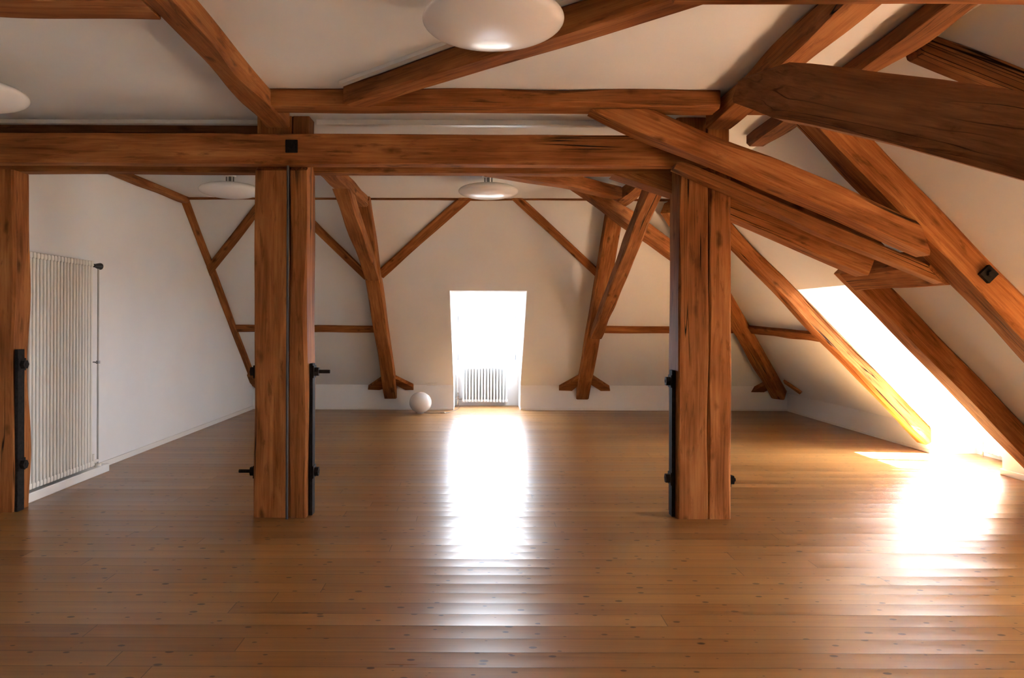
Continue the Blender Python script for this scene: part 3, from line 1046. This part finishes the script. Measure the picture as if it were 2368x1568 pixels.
# tall one on the left wall: local x -> +Y, local y -> +X? (rotation +90 deg: x->+Y, y->-X) so mirror the columns
RX = XL + 0.055
tall = radiator('radiator', (RX, 5.58, 0.097), math.pi / 2, 20, 0.0465, 1.82, 'tall white column radiator on the left wall', M_RAD, cols=(-0.084, -0.042, 0.0))
LEN = 20 * 0.0465
bm = bmesh.new()
add_cyl(bm, (LEN - 0.01, -0.066, 1.785), (LEN + 0.05, -0.066, 1.785), 0.013, 12)
bm_obj('valve', bm, M_CHROME, tall, 40)
bm = bmesh.new()
add_cyl(bm, (LEN + 0.05, -0.066, 1.785), (LEN + 0.08, -0.066, 1.785), 0.016, 18)
add_cyl(bm, (LEN + 0.08, -0.066, 1.785), (LEN + 0.165, -0.066, 1.785), 0.017, 18, 0.031)
k = bm_obj('thermostat_knob', bm, M_BLACK, tall, 40)
k['label'] = 'black valve knob'
bm = bmesh.new()
add_cyl(bm, (LEN + 0.166, -0.066, 1.785), (LEN + 0.20, -0.066, 1.785), 0.031, 18, 0.027)
bm_obj('knob_cap', bm, M_RAD, k, 40)
PX_ = LEN + 0.135
bm = bmesh.new()
add_tube(bm, [(PX_, -0.066, 1.765), (PX_, -0.066, 0.9), (PX_, -0.066, -0.02)], 0.008)
bm_obj('riser_pipe', bm, M_PIPE, tall, 40)
bm = bmesh.new()
add_cyl(bm, (PX_, -0.066, 0.905), (PX_, -0.066, 0.93), 0.017, 14)
add_cyl(bm, (PX_ - 0.05, -0.066, 0.918), (PX_, -0.066, 0.918), 0.006, 8)
add_cyl(bm, (PX_, -0.066, 0.918), (PX_, 0.053, 0.918), 0.005, 8)
bm_obj('pipe_clip', bm, M_STEEL, tall, 40)
bm = bmesh.new()
add_cyl(bm, (LEN - 0.01, -0.066, 0.03), (PX_, -0.066, 0.03), 0.013, 12)
add_cyl(bm, (LEN + 0.05, -0.066, 0.0), (LEN + 0.05, -0.066, 0.10), 0.015, 12)
add_cyl(bm, (PX_, -0.066, -0.022), (PX_, -0.066, 0.002), 0.03, 12)
bm_obj('return_valve', bm, M_RAD, tall, 40)
bm = bmesh.new()
add_cyl(bm, (0.012, -0.042, 1.79), (-0.02, -0.042, 1.79), 0.014, 12)
bm_obj('bleed_plug', bm, M_CHROME, tall, 40)
for z in (0.35, 1.45):
    for bxx in (0.10, LEN - 0.14):
        bm = bmesh.new()
        add_box(bm, bxx, bxx + 0.04, 0.014, 0.053, z, z + 0.06)
        bm_obj('bracket', bm, M_RAD, tall)

# small one under the far window (rotation 180: x->-X, y->-Y)
small = radiator('radiator', (0.45, DB['y'] - 0.055, 0.06), math.pi, 15, 0.0505, 0.60, 'small white column radiator under the bright far window', M_RADW, cols=(0.0, 0.042))
SL = 15 * 0.0505
bm = bmesh.new()
add_tube(bm, [(SL, 0.02, 0.55), (SL + 0.05, 0.02, 0.56), (SL + 0.07, 0.02, 0.53), (SL + 0.07, 0.02, 0.10)], 0.008)
bm_obj('riser_pipe', bm, M_RADW, small, 40)
bm = bmesh.new()
add_cyl(bm, (SL, 0.02, 0.06), (SL + 0.09, 0.02, 0.06), 0.012, 12)
add_cyl(bm, (SL + 0.07, 0.02, -0.058), (SL + 0.07, 0.02, 0.16), 0.014, 12)
add_cyl(bm, (SL + 0.07, 0.02, 0.09), (SL + 0.07, 0.09, 0.09), 0.022, 14)
bm_obj('valve', bm, M_CHROME, small, 40)
# one in the right dormer (rotation -90... x->-Y)
dorm = radiator('radiator', (DR[0]['x'] - 0.055, 6.84, 0.06), math.pi / 2, 15, 0.0505, 0.42, 'white column radiator in the right dormer, only its end visible', M_RADW, cols=(0.0, 0.042))
bm = bmesh.new()
add_cyl(bm, (15 * 0.0505, 0.02, 0.04), (15 * 0.0505 + 0.05, 0.02, 0.04), 0.012, 12)
add_cyl(bm, (15 * 0.0505 + 0.05, 0.02, -0.058), (15 * 0.0505 + 0.05, 0.02, 0.10), 0.012, 12)
bm_obj('valve', bm, M_CHROME, dorm, 40)

# ================================================================== BALL LAMP, CABLE, SOCKET
bx, by = (973 - VX) * 11.12 / F, 11.12
ball = thing('ball_lamp', (bx, by, 0), 'white glass ball lamp on the floor left of the far window', 'lamp')
bm = bmesh.new()
R = 0.168
add_lathe(bm, [(0 if k in (0, 24) else R * math.cos(-math.pi / 2 + math.pi * k / 24), 0.163 + 0.158 * math.sin(-math.pi / 2 + math.pi * k / 24)) for k in range(25)], 48)
bm_obj('glass_globe', bm, M_OPAL, ball, 60)
bm = bmesh.new()
add_lathe(bm, [(0, 0), (0.05, 0), (0.05, 0.008), (0, 0.008)], 24)
bm_obj('base_ring', bm, M_RADW, ball, 40)
bm = bmesh.new()
add_tube(bm, [(0.068, 0.0, 0.006), (0.16, -0.05, 0.005), (0.24, -0.02, 0.005), (0.31, -0.03, 0.008)], 0.004, 8)
add_tube(bm, [(0.37, -0.02, 0.008), (0.42, 0.05, 0.005), (0.47, 0.20, 0.005), (0.55, 0.50, 0.005), (0.58, 0.85, 0.005)], 0.004, 8)
cb = bm_obj('power_cable', bm, M_GREYPL, ball, 60)
bm = bmesh.new()
add_box(bm, 0.30, 0.375, -0.045, -0.005, 0.001, 0.022, 0.006)
bm_obj('cable_switch', bm, M_CHROME, cb)
bm = bmesh.new()
p = on_back(999, 888)
for dx in (-0.045, 0.045):
    slab(bm, [p + Vector((dx + sx * 0.038, 0, 0)) + sz * 0.038 * Vector((0, -MB_, 1)).normalized() + NB * 0.008 for sx, sz in ((-1, -1), (1, -1), (1, 1), (-1, 1))], NB, 0.007)
tag(bm_obj('wall_socket', bm, M_RADW), 'white double wall socket above the ball lamp', 'socket')
